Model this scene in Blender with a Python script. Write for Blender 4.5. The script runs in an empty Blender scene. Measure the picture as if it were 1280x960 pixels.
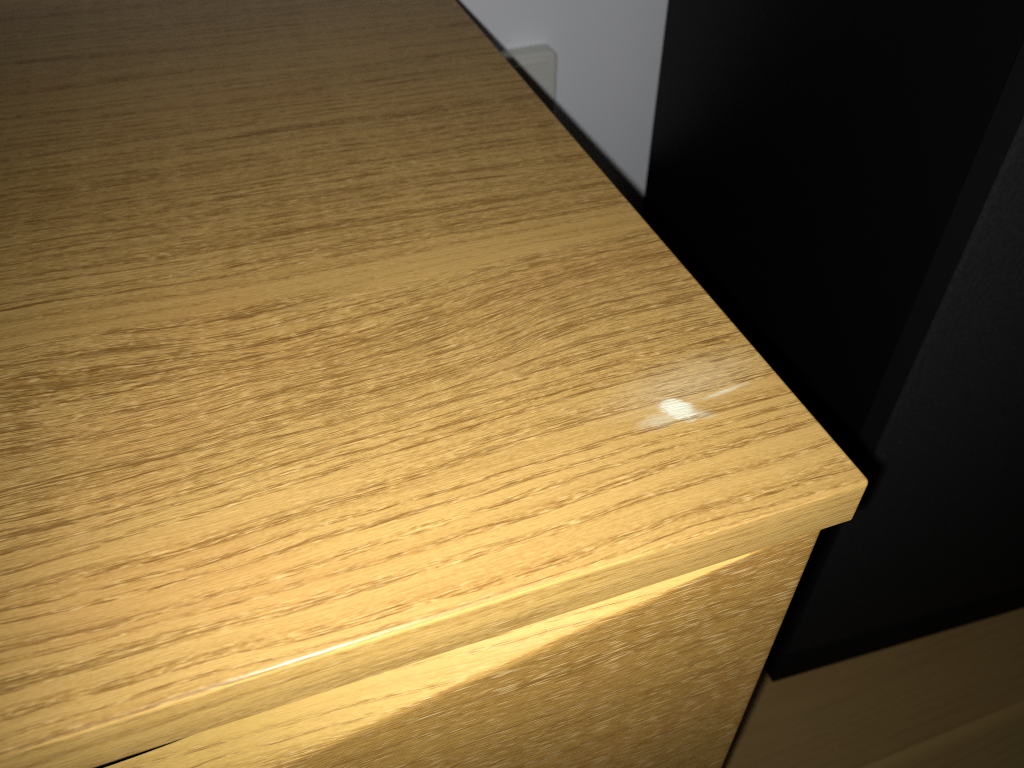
import bpy, bmesh, math, random
from mathutils import Matrix, Vector
random.seed(7)
scene = bpy.context.scene
COL = scene.collection

# ------------------------------------------------------------------ camera
# world: floor z=0, X runs along the front of the chest, Y towards the wall
cam_d = bpy.data.cameras.new('camera')
cam_d.sensor_width = 36.0
cam_d.lens = 29.53
cam_d.clip_start = 0.01
cam_d.clip_end = 50
cam_d.dof.use_dof = True
cam_d.dof.focus_distance = 0.275
cam_d.dof.aperture_fstop = 14.0
cam = bpy.data.objects.new('camera', cam_d)
COL.objects.link(cam)
PITCH, YAW, ROLL = 0.76442, 0.34275, 0.00395
fwd = Vector((math.sin(YAW)*math.cos(PITCH), math.cos(YAW)*math.cos(PITCH), -math.sin(PITCH)))
rgt = Vector((math.cos(YAW), -math.sin(YAW), 0))
dwn = fwd.cross(rgt)
r2 = rgt*math.cos(ROLL) + dwn*math.sin(ROLL)
d2 = -rgt*math.sin(ROLL) + dwn*math.cos(ROLL)
m = Matrix((r2, -d2, -fwd)).transposed().to_4x4()
m.translation = Vector((0, 0, 0.70))
cam.matrix_world = m
scene.camera = cam

# ------------------------------------------------------------------ light: a dark room and the phone's flash beside the lens
world = bpy.data.worlds.new('World')
scene.world = world
world.use_nodes = True
bg = world.node_tree.nodes['Background']
bg.inputs[0].default_value = (1.0, 0.93, 0.86, 1)
bg.inputs[1].default_value = 0.020
fl = bpy.data.lights.new('flash', 'SPOT')
fl.energy = 7.0
fl.color = (1.0, 0.985, 0.96)
fl.shadow_soft_size = 0.0028
fl.spot_size = math.radians(108)
fl.spot_blend = 1.0
flo = bpy.data.objects.new('flash', fl)
COL.objects.link(flo)
flo.location = Vector((0, 0, 0.70)) - r2*0.010 + d2*0.0085
aim = (fwd*1.0 - d2*0.11 + r2*0.08).normalized()
flo.rotation_euler = aim.to_track_quat('-Z', 'Y').to_euler()
scene.view_settings.view_transform = 'Standard'
scene.view_settings.look = 'None'
scene.view_settings.exposure = 0.0
scene.view_settings.gamma = 1.0
scene.view_settings.use_curve_mapping = False

scene.cycles.max_bounces = 3
scene.cycles.diffuse_bounces = 2
scene.cycles.filter_width = 1.2
scene.cycles.use_denoising = False      # keeps the fine grain, like a phone picture

# ------------------------------------------------------------------ helpers
class NT:
    """tiny helper for node trees"""
    def __init__(s, mat):
        s.t = mat.node_tree; s.n = s.t.nodes; s.l = s.t.links
    def put(s, sock, v):
        if isinstance(v, bpy.types.NodeSocket): s.l.new(v, sock)
        elif v is not None: sock.default_value = v
    def m(s, op, a, b=None, c=None, clamp=False):
        n = s.n.new('ShaderNodeMath'); n.operation = op; n.use_clamp = clamp
        for i, v in enumerate((a, b, c)):
            if v is not None: s.put(n.inputs[i], v)
        return n.outputs[0]
    def xyz(s, x, y, z):
        n = s.n.new('ShaderNodeCombineXYZ')
        for i, v in enumerate((x, y, z)): s.put(n.inputs[i], v)
        return n.outputs[0]
    def sep(s, v):
        n = s.n.new('ShaderNodeSeparateXYZ'); s.put(n.inputs[0], v); return n.outputs
    def vmul(s, v, k):
        n = s.n.new('ShaderNodeVectorMath'); n.operation = 'MULTIPLY'; s.put(n.inputs[0], v); n.inputs[1].default_value = k
        return n.outputs[0]
    def vadd(s, v, k):
        n = s.n.new('ShaderNodeVectorMath'); n.operation = 'ADD'; s.put(n.inputs[0], v); s.put(n.inputs[1], k)
        return n.outputs[0]
    def noise(s, v, scale=1.0, detail=2.0, rough=0.5, dist=0.0, dim='3D'):
        n = s.n.new('ShaderNodeTexNoise'); n.noise_dimensions = dim; s.put(n.inputs['Vector'], v)
        n.inputs['Scale'].default_value = scale; n.inputs['Detail'].default_value = detail
        n.inputs['Roughness'].default_value = rough; n.inputs['Distortion'].default_value = dist
        return n.outputs['Fac']
    def noise2(s, v, scale=1.0, detail=2.0, rough=0.5):
        return s.noise(v, scale, detail, rough, 0.0, '2D')
    def vor(s, v, scale=1.0, rnd=1.0):
        n = s.n.new('ShaderNodeTexVoronoi'); s.put(n.inputs['Vector'], v)
        n.inputs['Scale'].default_value = scale; n.inputs['Randomness'].default_value = rnd
        return n.outputs['Distance'], n.outputs['Color']
    def ss(s, v, a, b, lo=0.0, hi=1.0):
        n = s.n.new('ShaderNodeMapRange'); n.interpolation_type = 'SMOOTHSTEP'
        for i, k in zip(range(5), (v, a, b, lo, hi)): s.put(n.inputs[i], k)
        return n.outputs[0]
    def mix(s, f, a, b, mode='MIX'):
        n = s.n.new('ShaderNodeMix'); n.data_type = 'RGBA'; n.blend_type = mode
        s.put(n.inputs[0], f); s.put(n.inputs[6], a); s.put(n.inputs[7], b)
        return n.outputs[2]
    def bump(s, h, dist, strength=1.0, normal=None):
        n = s.n.new('ShaderNodeBump'); n.inputs['Strength'].default_value = strength
        n.inputs['Distance'].default_value = dist; s.put(n.inputs['Height'], h)
        if normal is not None: s.put(n.inputs['Normal'], normal)
        return n.outputs[0]

def new_mat(name):
    mat = bpy.data.materials.new(name); mat.use_nodes = True
    b = mat.node_tree.nodes['Principled BSDF']
    return mat, NT(mat), b

def rgb(r, g, b): return (r, g, b, 1)

def oak(name, offset=(0.0, 0.0), light=(0.470, 0.298, 0.094), dark=(0.280, 0.150, 0.036), pore_dark=0.80, dens=0.1,
        bump=1.0, tabletop=False, rough=0.38, ringw=0.0068, fleck=0.45, pale=0.35, spec=0.4, palek=(80, 1050), sap=False, coat=0.0):
    """oiled oak veneer: grain along x, wrapped over the front edge (v = y + z)"""
    mat, t, b = new_mat(name)
    p = t.n.new('ShaderNodeTexCoord').outputs['Object']
    x, y, z = t.sep(p)
    v0 = t.m('ADD', y, z)
    def P(u, v, kx, kv, o=(0.0, 0.0)):
        return t.xyz(t.m('MULTIPLY_ADD', u, kx, o[0]), t.m('MULTIPLY_ADD', v, kv, o[1]), 0.0)
    x = t.m('ADD', x, offset[0]) if not tabletop else x
    if tabletop:
        # the grain swings round a flat-sawn patch and drifts a little on the left
        G = t.m('EXPONENT', t.m('MULTIPLY', t.m('POWER', t.m('DIVIDE', t.m('SUBTRACT', v0, 0.118), 0.034), 2.0), -1.0))
        S = t.m('TANH', t.m('DIVIDE', t.m('ADD', x, 0.083), 0.036))
        v1 = t.m('SUBTRACT', v0, t.m('MULTIPLY', t.m('MULTIPLY', G, S), 0.0085))
        far = t.ss(v0, 0.09, 0.16)
        v1 = t.m('ADD', v1, t.m('MULTIPLY', t.m('MULTIPLY', x, far), 0.06))
    else:
        v1 = t.m('ADD', v0, offset[1])
    lf = t.noise2(P(x, v1, 8, 20, (2.2, 5.1)), 1.0, 1.0, 0.5)
    lf2 = t.noise2(P(x, v1, 34, 120, (7.2, 1.1)), 1.0, 1.0, 0.5)
    v = t.m('ADD', v1, t.m('MULTIPLY_ADD', lf, 0.009, -0.0045))
    v = t.m('ADD', v, t.m('MULTIPLY_ADD', lf2, 0.0014, -0.0007))
    # growth rings: spring wood with open pores, summer wood nearly plain
    rr = t.noise2(P(x, v, 2.0, 60), 1.0, 1.0, 0.5)
    fr = t.m('FRACT', t.m('ADD', t.m('DIVIDE', v, ringw), t.m('MULTIPLY', rr, 3.0)))
    early = t.m('MULTIPLY', t.ss(fr, 0.0, 0.10), t.ss(fr, 0.22, 0.66, 1.0, 0.0))
    region = t.noise2(P(x, v, 5, 30, (3.0, 9.0)), 1.0, 1.0, 0.5)
    por = t.m('MULTIPLY_ADD', early, 0.62, dens)
    por = t.m('ADD', por, t.m('MULTIPLY_ADD', region, 0.55, -0.275))
    if tabletop:
        por = t.m('SUBTRACT', por, t.ss(v1, 0.035, 0.070, 0.16, 0.0))
        por = t.m('MULTIPLY_ADD', t.m('MULTIPLY', early, t.ss(v1, 0.035, 0.070, 0.26, 0.0)), 1.0, por)
        dense = t.m('MULTIPLY', t.ss(v1, 0.040, 0.085), t.ss(v1, 0.142, 0.150, 1.0, 0.0))
        dense2 = t.m('MULTIPLY', t.ss(v1, 0.160, 0.172), t.ss(v1, 0.24, 0.34, 1.0, 0.35))
        lane = t.m('MULTIPLY', t.ss(v1, 0.140, 0.147), t.ss(v1, 0.152, 0.163, 1.0, 0.0))
        por = t.m('MULTIPLY_ADD', t.m('MAXIMUM', dense, dense2), 0.45, por)
        por = t.m('MULTIPLY_ADD', lane, -0.42, por)
    por = t.m('MULTIPLY', por, 1.0, None, True)
    def dashes(kx, kv, off, rmax):
        n = t.n.new('ShaderNodeTexVoronoi'); n.voronoi_dimensions = '2D'
        t.put(n.inputs['Vector'], P(x, v, kx, kv, off)); n.inputs['Scale'].default_value = 1.0
        rnd = t.sep(n.outputs['Color'])[0]
        rad = t.m('MULTIPLY', t.m('MULTIPLY_ADD', rnd, 0.72*rmax, 0.28*rmax), t.m('MULTIPLY_ADD', por, 0.93, 0.07))
        return t.ss(n.outputs['Distance'], t.m('MULTIPLY', rad, 0.5), rad, 1.0, 0.0)
    fib = t.noise2(P(x, v, 45, 1450), 1.0, 2.0, 0.6)
    fib2 = t.noise2(P(x, v, 300, 1800, (1.0, 6.0)), 1.0, 1.0, 0.6)
    lines = t.ss(t.noise2(P(x, v, 11, 820, (4.0, 2.0)), 1.0, 1.0, 0.5), 0.60, 0.70)
    lines = t.m('MULTIPLY', lines, t.m('MULTIPLY_ADD', por, 0.9, 0.1))
    d1 = dashes(30, 1350, (3.1, 7.7), 0.36)
    d0 = dashes(21, 1050, (31.1, 17.7), 0.30)
    d2_ = dashes(78, 1550, (13.1, 2.7), 0.40)
    pal = t.m('MAXIMUM', dashes(palek[0], palek[1], (23.1, 12.7), 0.33), dashes(palek[0]*1.6, palek[1]*1.15, (41.1, 19.7), 0.35))
    d5 = dashes(44, 1500, (51.3, 37.7), 0.38)
    lines = t.m('MULTIPLY', lines, t.ss(fib, 0.36, 0.56, 0.45, 1.0))
    pores = t.m('MAXIMUM', t.m('MAXIMUM', t.m('MAXIMUM', t.m('MAXIMUM', d0, d5), d1), t.m('MULTIPLY', d2_, 0.85)), t.m('MULTIPLY', lines, 0.9))
    tone = t.noise2(P(x, v, 7, 140, (8.0, 3.0)), 1.0, 2.0, 0.55)
    f = t.m('MULTIPLY_ADD', early, 0.18, t.ss(tone, 0.36, 0.70, 0.0, 0.26))
    f = t.m('ADD', f, t.m('MULTIPLY_ADD', region, 0.3, -0.15))
    fa = t.m('MULTIPLY_ADD', fib, 1.15, -0.575)
    fa = t.m('ADD', fa, t.m('MULTIPLY_ADD', fib2, 1.5, -0.75))
    amp = t.m('MULTIPLY_ADD', por, 0.85, 0.35)
    if tabletop:
        # flat-sawn patch: the fibres end in short stippled flecks instead of long streaks
        ax = t.m('POWER', t.m('DIVIDE', t.m('ADD', x, 0.055), 0.062), 2.0)
        av = t.m('POWER', t.m('DIVIDE', t.m('SUBTRACT', v0, 0.098), 0.036), 2.0)
        patch = t.m('EXPONENT', t.m('MULTIPLY', t.m('ADD', ax, av), -1.0))
        stip = t.noise2(P(x, v0, 520, 900, (2.0, 2.0)), 1.0, 2.0, 0.6)
        amp = t.m('MULTIPLY', amp, t.m('MULTIPLY_ADD', patch, -0.6, 1.0))
        f = t.m('ADD', f, t.m('MULTIPLY', t.m('MULTIPLY_ADD', stip, 2.6, -1.3), t.m('MULTIPLY_ADD', patch, 0.75, 0.25)))
    f = t.m('ADD', f, t.m('MULTIPLY', fa, amp))
    f = t.m('MULTIPLY_ADD', por, 0.18, f, True)
    col = t.mix(f, rgb(*light), rgb(*dark))
    # faint reddish drifts
    col = t.mix(t.ss(lf, 0.52, 0.75, 0.0, 0.30), col, rgb(light[0]*0.98, light[1]*0.80, light[2]*0.80))
    # pale ray flecks, and glints of the pore walls painted into the colour
    fk = t.m('MULTIPLY', t.ss(t.noise2(P(x, v, 190, 1150, (9.0, 9.0)), 1.0, 1.0, 0.5), 0.56, 0.70), t.m('MULTIPLY_ADD', por, 0.8, 0.2))
    if tabletop: fk = t.m('MAXIMUM', fk, t.m('MULTIPLY', t.ss(stip, 0.58, 0.70), patch))
    col = t.mix(t.m('MULTIPLY', fk, fleck), col, rgb(0.72, 0.51, 0.22))
    col = t.mix(t.m('MULTIPLY', pal, pale), col, rgb(0.72, 0.51, 0.21))
    col = t.mix(t.m('MULTIPLY', pores, pore_dark), col, rgb(0.135, 0.060, 0.011))
    if sap:
        # a stripe of paler sapwood along one edge of the board
        col = t.mix(t.ss(v0, 0.046, 0.060, 0.0, 0.60), col, rgb(light[0]*1.45, light[1]*1.45, light[2]*1.35))
    if tabletop:
        # the bleached mark: a ragged patch, fainter smears beside it and a thin scratch
        edo = t.m('MULTIPLY_ADD', t.noise2(P(x, y, 260, 900), 1.0, 2.0, 0.6), 0.9, -0.45)
        def ell(cx_, cy_, rx, ry, sk, a, b_, k=1.0):
            dx = t.m('SUBTRACT', x, cx_)
            ex = t.m('DIVIDE', dx, rx)
            ey = t.m('DIVIDE', t.m('SUBTRACT', t.m('SUBTRACT', y, cy_), t.m('MULTIPLY', dx, sk)), ry)
            rad = t.m('SQRT', t.m('ADD', t.m('MULTIPLY', ex, ex), t.m('MULTIPLY', ey, ey)))
            return t.ss(t.m('ADD', rad, edo), a, b_, k, 0.0)
        m1 = ell(-0.0415, 0.0478, 0.0058, 0.0058, -0.35, 0.50, 1.25, 1.0)
        m2 = ell(-0.0480, 0.0455, 0.0090, 0.0034, 0.06, 0.20, 1.45, 0.40)
        m3 = ell(-0.0225, 0.0500, 0.0098, 0.0009, 0.105, 0.10, 1.5, 0.60)
        m4 = ell(-0.0360, 0.0435, 0.0050, 0.0024, -0.35, 0.20, 1.5, 0.34)
        m5 = ell(-0.0330, 0.0580, 0.026, 0.0100, 0.10, 0.0, 1.7, 0.17)
        mk = t.m('MAXIMUM', t.m('MAXIMUM', m1, m2), t.m('MAXIMUM', t.m('MAXIMUM', m3, m4), m5))
        mk = t.m('MULTIPLY', mk, t.m('MULTIPLY_ADD', pores, -0.55, 1.0))
        mk = t.m('MULTIPLY', mk, t.ss(fib, 0.30, 0.62, 1.0, 0.72))
        col = t.mix(mk, col, rgb(0.72, 0.75, 0.62))
    t.put(b.inputs['Base Color'], col)
    t.put(b.inputs['Roughness'], t.m('MULTIPLY_ADD', pores, 0.2, rough))
    b.inputs['Specular IOR Level'].default_value = spec
    b.inputs['Coat Weight'].default_value = coat
    b.inputs['Coat Roughness'].default_value = 0.22
    b.inputs['Coat IOR'].default_value = 1.45
    hgt = t.m('ADD', t.m('MULTIPLY', t.ss(fib, 0.30, 0.62), 0.45), t.m('MULTIPLY', fib2, 0.75))
    t.put(b.inputs['Normal'], t.bump(hgt, 0.00016*bump, 1.0))
    return mat

def box_bm(x0, x1, y0, y1, z0, z1, bev=0.0, seg=2, sel=None):
    bm = bmesh.new()
    vs = [bm.verts.new((x, y, z)) for x in (x0, x1) for y in (y0, y1) for z in (z0, z1)]
    for f in ((0, 1, 3, 2), (4, 6, 7, 5), (0, 4, 5, 1), (2, 3, 7, 6), (0, 2, 6, 4), (1, 5, 7, 3)):
        bm.faces.new([vs[i] for i in f])
    bmesh.ops.recalc_face_normals(bm, faces=bm.faces)
    if bev > 0:
        es = [e for e in bm.edges if sel is None or sel(e)]
        bmesh.ops.bevel(bm, geom=es, offset=bev, segments=seg, profile=0.5, affect='EDGES')
    return bm

def obj(name, bm, mat, parent=None, loc=None, smooth=True):
    me = bpy.data.meshes.new(name)
    bm.to_mesh(me); bm.free()
    if smooth:
        for p in me.polygons: p.use_smooth = True
        try: me.set_sharp_from_angle(angle=math.radians(38))
        except Exception: pass
    me.materials.append(mat)
    o = bpy.data.objects.new(name, me)
    COL.objects.link(o)
    if parent is not None: o.parent = parent
    if loc is not None: o.location = loc
    return o

def thing(name, label, cat, loc=(0, 0, 0), rotz=0.0):
    o = bpy.data.objects.new(name, None)
    COL.objects.link(o)
    o.location = loc; o.rotation_euler = (0, 0, rotz)
    o['label'] = label; o['category'] = cat
    return o

# ------------------------------------------------------------------ setting: wall and plank floor
WALL_Y = 0.675
mat_wall, t, b = new_mat('white_wall_paint')
p = t.n.new('ShaderNodeTexCoord').outputs['Object']
n1 = t.noise(p, 6.0, 3.0, 0.5); n2 = t.noise(p, 420.0, 3.0, 0.6)
t.put(b.inputs['Base Color'], t.mix(t.ss(n1, 0.3, 0.7), rgb(0.83, 0.86, 0.92), rgb(0.86, 0.885, 0.94)))
b.inputs['Roughness'].default_value = 0.75
t.put(b.inputs['Normal'], t.bump(n2, 0.0004, 0.5))
wall = obj('wall', box_bm(-0.9, 1.3, WALL_Y, WALL_Y + 0.1, -0.02, 1.3), mat_wall, smooth=False)
wall['kind'] = 'structure'

mat_floor = oak('oak_floor', (3.3, 8.1), light=(0.31, 0.203, 0.076), dark=(0.255, 0.160, 0.058), bump=0.3, rough=0.5, pore_dark=0.3, pale=0.0, fleck=0.1, spec=0.25)
mat_floor2 = oak('oak_floor_pale', (9.3, 2.1), light=(0.31, 0.208, 0.080), dark=(0.26, 0.168, 0.062), bump=0.3, rough=0.5, pore_dark=0.3, pale=0.0, fleck=0.1, spec=0.25, sap=True)
mat_sub, t, b = new_mat('subfloor')
b.inputs['Base Color'].default_value = rgb(0.03, 0.022, 0.015); b.inputs['Roughness'].default_value = 0.9
floor = obj('floor', box_bm(-0.9, 1.3, -0.45, WALL_Y, -0.03, -0.012), mat_sub, smooth=False)
floor['kind'] = 'structure'
PW = 0.125
row = 0
yy = 0.1662 - 5*PW
while yy < WALL_Y - 0.002:
    x = -0.9 - (row*0.37) % 0.8
    while x < 1.3:
        xa, xb = max(x, -0.9), min(x + 0.95, 1.3)
        ya, yb = max(yy, -0.45), min(yy + PW, WALL_Y - 0.001)
        if xb - xa > 0.02 and yb - ya > 0.01:
            w, l = yb - ya - 0.0002, xb - xa - 0.0002
            o = obj('plank', box_bm(-l/2, l/2, -w/2, w/2, -0.012, 0, 0.0002, 1), mat_floor2 if row % 2 == 0 else mat_floor, floor,
                    ((xa + xb)/2, (ya + yb)/2, 0.0))
        x += 0.95
    yy += PW; row += 1

# ------------------------------------------------------------------ chest of drawers
CX, CY, H = 0.15945, 0.11835, 0.50          # front right top corner of the chest
TH = 0.0189                                 # thickness of the top
OV = 0.0115                                 # side overhang of the top
WID, DEP = 0.56, WALL_Y - 0.006 - 0.11835
mat_top = oak('oak_top', (0, 0), tabletop=True, bump=0.7, spec=0.13, pale=0.22)
mat_round = oak('oak_polished_arris', (0, 0), tabletop=True, bump=0.5, spec=0.25, coat=0.4, pale=0.22)
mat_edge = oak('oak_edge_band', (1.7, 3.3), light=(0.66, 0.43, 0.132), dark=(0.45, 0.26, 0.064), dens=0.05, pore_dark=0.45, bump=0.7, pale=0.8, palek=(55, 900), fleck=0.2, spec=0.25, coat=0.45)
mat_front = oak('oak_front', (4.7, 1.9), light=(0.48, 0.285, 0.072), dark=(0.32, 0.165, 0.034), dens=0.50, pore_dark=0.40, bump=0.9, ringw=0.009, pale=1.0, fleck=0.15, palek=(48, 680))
mat_scoop_lit = oak('oak_scoop_lit', (2.7, 6.9), light=(0.56, 0.370, 0.100), dark=(0.36, 0.205, 0.045), dens=0.08, pore_dark=0.7, bump=0.7, pale=0.2, spec=0.2, rough=0.5)  # lighter than the front, so the scoop's brighter lighting is in the colour
mat_side = oak('oak_side', (7.7, 3.9))
mat_dark, t, b = new_mat('dark_drawer_lining')
b.inputs['Base Color'].default_value = rgb(0.012, 0.009, 0.007); b.inputs['Roughness'].default_value = 0.9

chest = thing('chest_of_drawers', 'honey oak chest of drawers with a small bleached white mark near its corner', 'chest', (CX, CY, 0.0))
def top_edges(e):
    a, c = e.verts[0].co, e.verts[1].co
    both_top = a.z > -1e-6 and c.z > -1e-6
    vertical = abs(a.z - c.z) > 1e-4
    side_bottom = a.z < -1e-3 and c.z < -1e-3 and abs(a.x - c.x) < 1e-6
    return both_top or vertical or side_bottom
tb = obj('tabletop', box_bm(-WID, 0, 0, DEP, -TH, 0, 0.0019, 5, top_edges), mat_top, chest, (0, 0, H))
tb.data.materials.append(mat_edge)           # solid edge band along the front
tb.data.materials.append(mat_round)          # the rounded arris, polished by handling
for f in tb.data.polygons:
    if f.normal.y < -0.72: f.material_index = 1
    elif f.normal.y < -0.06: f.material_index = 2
tb['label'] = 'oak veneer top with a bleached mark and a bright rounded front edge'

bx1, bx0 = -OV, -WID + OV
FT = 0.016                                   # drawer front thickness
SP = 0.018
zc_top = H - TH - 0.0003
obj('side_panel', box_bm(bx1 - SP, bx1, FT + 0.0005, DEP - 0.004, 0.055, zc_top, 0.001, 1), mat_side, chest)
obj('side_panel', box_bm(bx0, bx0 + SP, FT + 0.0005, DEP - 0.004, 0.055, zc_top, 0.001, 1), mat_side, chest)
obj('back_panel', box_bm(bx0 + SP, bx1 - SP, DEP - 0.012, DEP - 0.005, 0.055, zc_top), mat_dark, chest)
obj('bottom_panel', box_bm(bx0 + SP, bx1 - SP, FT + 0.0005, DEP - 0.012, 0.056, 0.072), mat_side, chest)
for fx in (bx0 + 0.03, bx1 - 0.03):
    for fy in (0.05, DEP - 0.05):
        bm = bmesh.new()
        bmesh.ops.create_cone(bm, cap_ends=True, segments=20, radius1=0.014, radius2=0.02, depth=0.055)
        obj('leg', bm, mat_side, chest, (fx, fy, 0.0275))

def scoop(x):
    """height of the front line of the finger scoop below the underside of the top (x from the corner, symmetric about the middle)"""
    d = min(-x, WID + x)
    s = d - 0.0335
    if s <= 0: return 0.0
    s = s if s < 0.006 else s
    v = 0.216*s
    lim = 0.041
    if v > lim*0.85: v = lim*0.85 + lim*0.15*math.tanh((v - lim*0.85)/(lim*0.15))
    return v

def drawer_front(name, zb, zt, scooped):
    """slab with rounded side edges; its top edge carries a sloping scoop that dips towards the middle"""
    N = 120
    R = 0.0022
    xs = [bx0 + (bx1 - bx0)*i/N for i in range(N + 1)]
    for k in range(1, 5):
        xs += [bx1 - R*(1 - math.cos(k*math.pi/8)), bx0 + R*(1 - math.cos(k*math.pi/8))]
    xs = sorted(set(round(v, 6) for v in xs))
    bm = bmesh.new()
    rows = []
    RISE = 0.0090
    SL = 0.6*RISE/FT
    for x in xs:
        e = min(x - bx0, bx1 - x)
        inset = 0.0 if e >= R else R - math.sqrt(max(0, R*R - (R - e)**2))
        zf = -scoop(x) if scooped else 0.0
        prof = [(FT, zb), (inset, zb), (inset, zb + 0.02)]
        r = min(0.0030, max(0.00005, -zf*0.30 + 0.00005)) if scooped else 0.001
        a0 = math.radians(90); a1 = math.atan(SL) if scooped else 0.0
        # small rounding between the face and the scoop
        def ztop(y):
            u = (y - inset)/FT
            return min(0.0, zf + RISE*(0.6*u + 0.4*u*u)) if scooped else 0.0
        prof.append((inset, zt + zf - r))
        for k in range(1, 5):
            a = k*math.pi/8
            y = inset + r*(1 - math.cos(a))
            prof.append((y, zt + min(0.0, zf - r + (r + SL*r)*math.sin(a)) if scooped else zt - r*(1 - math.sin(a))))
        for k in range(1, 9):
            y = inset + r + (FT - inset - r)*k/8
            prof.append((y, zt + ztop(y)))
        rows.append([bm.verts.new((x, y, z)) for (y, z) in prof])
    for A, B in zip(rows[:-1], rows[1:]):
        n = len(A)
        for k in range(n):
            bm.faces.new((A[k], A[(k + 1) % n], B[(k + 1) % n], B[k]))
    bm.faces.new(rows[0]); bm.faces.new(list(reversed(rows[-1])))
    bmesh.ops.recalc_face_normals(bm, faces=bm.faces)
    o = obj(name, bm, mat_front, chest)
    o.data.materials.append(mat_scoop_lit)         # paler copy of the front's oak: flash light painted onto the sloping scoop
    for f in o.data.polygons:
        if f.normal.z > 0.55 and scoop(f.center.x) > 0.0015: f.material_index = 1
    return o

zsplit = 0.262
for zb, zt in ((zsplit + 0.0015, zc_top), (0.056, zsplit - 0.0015)):
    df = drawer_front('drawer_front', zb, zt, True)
    # open box behind the front
    h0, h1 = zb + 0.012, zt - 0.055
    w0, w1, d1_ = bx0 + SP + 0.006, bx1 - SP - 0.006, DEP - 0.03
    for a in ((w0, w0 + 0.010, FT + 0.001, d1_, h0, h1), (w1 - 0.010, w1, FT + 0.001, d1_, h0, h1),
              (w0 + 0.010, w1 - 0.010, d1_ - 0.010, d1_, h0, h1), (w0 + 0.010, w1 - 0.010, FT + 0.001, d1_ - 0.010, h0, h0 + 0.006)):
        obj('drawer_bottom' if a[5] - a[4] < 0.01 else 'drawer_side', box_bm(*a), mat_dark, df)

# ------------------------------------------------------------------ loudspeaker
def black(name, c, rough, spec=0.5, grain=0.0, gscale=900.0, bumpd=0.0002, dust=False):
    mat, t, b = new_mat(name)
    p = t.n.new('ShaderNodeTexCoord').outputs['Object']
    n = t.noise(p, gscale, 3.0, 0.6)
    lo = tuple(v*(1 - grain) for v in c); hi = tuple(v*(1 + grain) for v in c)
    col = t.mix(n, rgb(*lo), rgb(*hi))
    if dust:
        d, cc = t.vor(p, 130.0)
        r = t.sep(cc)
        dot = t.m('MULTIPLY', t.ss(d, 0.04, 0.085, 1.0, 0.0), t.ss(r[0], 0.55, 0.56))
        patch = t.ss(t.noise(p, 14.0, 2.0, 0.5), 0.45, 0.62)
        dot = t.m('MULTIPLY', dot, t.m('MULTIPLY', patch, t.m('ADD', t.m('MULTIPLY', r[1], 0.6), 0.2)))
        col = t.mix(dot, col, rgb(0.55, 0.56, 0.60))
    t.put(b.inputs['Base Color'], col)
    b.inputs['Roughness'].default_value = rough
    b.inputs['Specular IOR Level'].default_value = spec
    if bumpd: t.put(b.inputs['Normal'], t.bump(n, bumpd, 0.8))
    return mat
mat_cab = black('black_satin_lacquer', (0.003, 0.003, 0.0034), 0.5, 0.045, 0.2, 500.0, 0.00003)
mat_cloth = black('black_grille_cloth', (0.0165, 0.0170, 0.0178), 0.95, 0.1, 0.8, 420.0, 0.0004, dust=True)
mat_rim = black('black_grille_rim', (0.0045, 0.0048, 0.0055), 0.85, 0.1, 0.3, 900.0, 0.0002)

spk = thing('loudspeaker', 'tall black floor loudspeaker with dusty cloth grille beside the chest', 'loudspeaker', (0.330, 0.250, 0.0), math.radians(-3.6))
SW, SD, SH = 0.33, 0.366, 0.95
obj('cabinet', box_bm(0, SW, 0.020, SD, 0.0, SH, 0.0012, 2), mat_cab, spk)
obj('plinth', box_bm(0.001, SW - 0.001, 0.003, 0.0195, 0.0, 0.050, 0.0015, 2), mat_rim, spk)
gf = obj('grille', box_bm(0.0015, SW - 0.0015, 0.0004, 0.0192, 0.054, SH - 0.008, 0.0007, 2), mat_cloth, spk)
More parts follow.
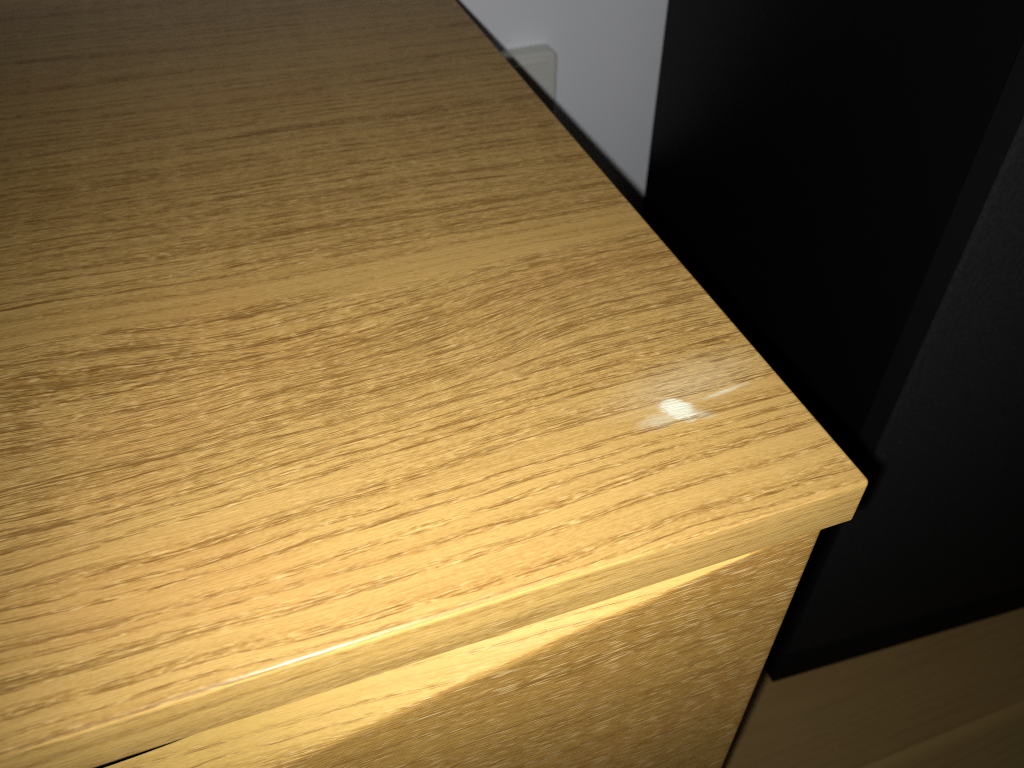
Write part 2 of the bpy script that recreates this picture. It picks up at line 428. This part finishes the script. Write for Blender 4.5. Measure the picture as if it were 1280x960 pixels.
# slim rim strips along the sides of the grille, where the cloth is folded back
obj('grille_rim', box_bm(0.0006, 0.0014, 0.0035, 0.0190, 0.056, SH - 0.010), mat_rim, gf)
obj('grille_rim', box_bm(SW - 0.0014, SW - 0.0006, 0.0035, 0.0190, 0.056, SH - 0.010), mat_rim, gf)

# ------------------------------------------------------------------ wall socket
mat_sock, t, b = new_mat('greige_plastic')
p = t.n.new('ShaderNodeTexCoord').outputs['Object']
t.put(b.inputs['Base Color'], t.mix(t.noise(p, 40.0, 2.0), rgb(0.66, 0.665, 0.63), rgb(0.70, 0.70, 0.66)))
b.inputs['Roughness'].default_value = 0.45
mat_hole, t, b = new_mat('socket_hole')
b.inputs['Base Color'].default_value = rgb(0.01, 0.01, 0.01)
sock = thing('wall_socket', 'greige plastic wall socket on the white wall, half hidden behind the chest', 'socket', (0.2365, WALL_Y, 0.369))
def vert_y(e):
    a, c = e.verts[0].co, e.verts[1].co
    return abs(a.y - c.y) > 1e-4
bm = box_bm(-0.041, 0.041, -0.017, -0.0002, -0.041, 0.041, 0.007, 5, vert_y)
es = [e for e in bm.edges if all(v.co.y < -0.016 for v in e.verts)]
bmesh.ops.bevel(bm, geom=es, offset=0.0022, segments=3, profile=0.5, affect='EDGES')
obj('housing', bm, mat_sock, sock)
bm = box_bm(-0.033, 0.033, -0.0195, -0.0172, -0.033, 0.033, 0.004, 3, vert_y)
cp = obj('cover_plate', bm, mat_sock, sock)
bm = bmesh.new()
bmesh.ops.create_circle(bm, cap_ends=True, segments=32, radius=0.0195, matrix=Matrix.Translation((0, -0.0197, 0)) @ Matrix.Rotation(math.pi/2, 4, 'X'))
obj('recess', bm, mat_sock, cp)
for sx in (-0.0095, 0.0095):
    bm = bmesh.new()
    bmesh.ops.create_cone(bm, cap_ends=True, segments=16, radius1=0.0025, radius2=0.0025, depth=0.001, matrix=Matrix.Translation((sx, -0.0199, 0)) @ Matrix.Rotation(math.pi/2, 4, 'X'))
    obj('pin_hole', bm, mat_hole, cp)
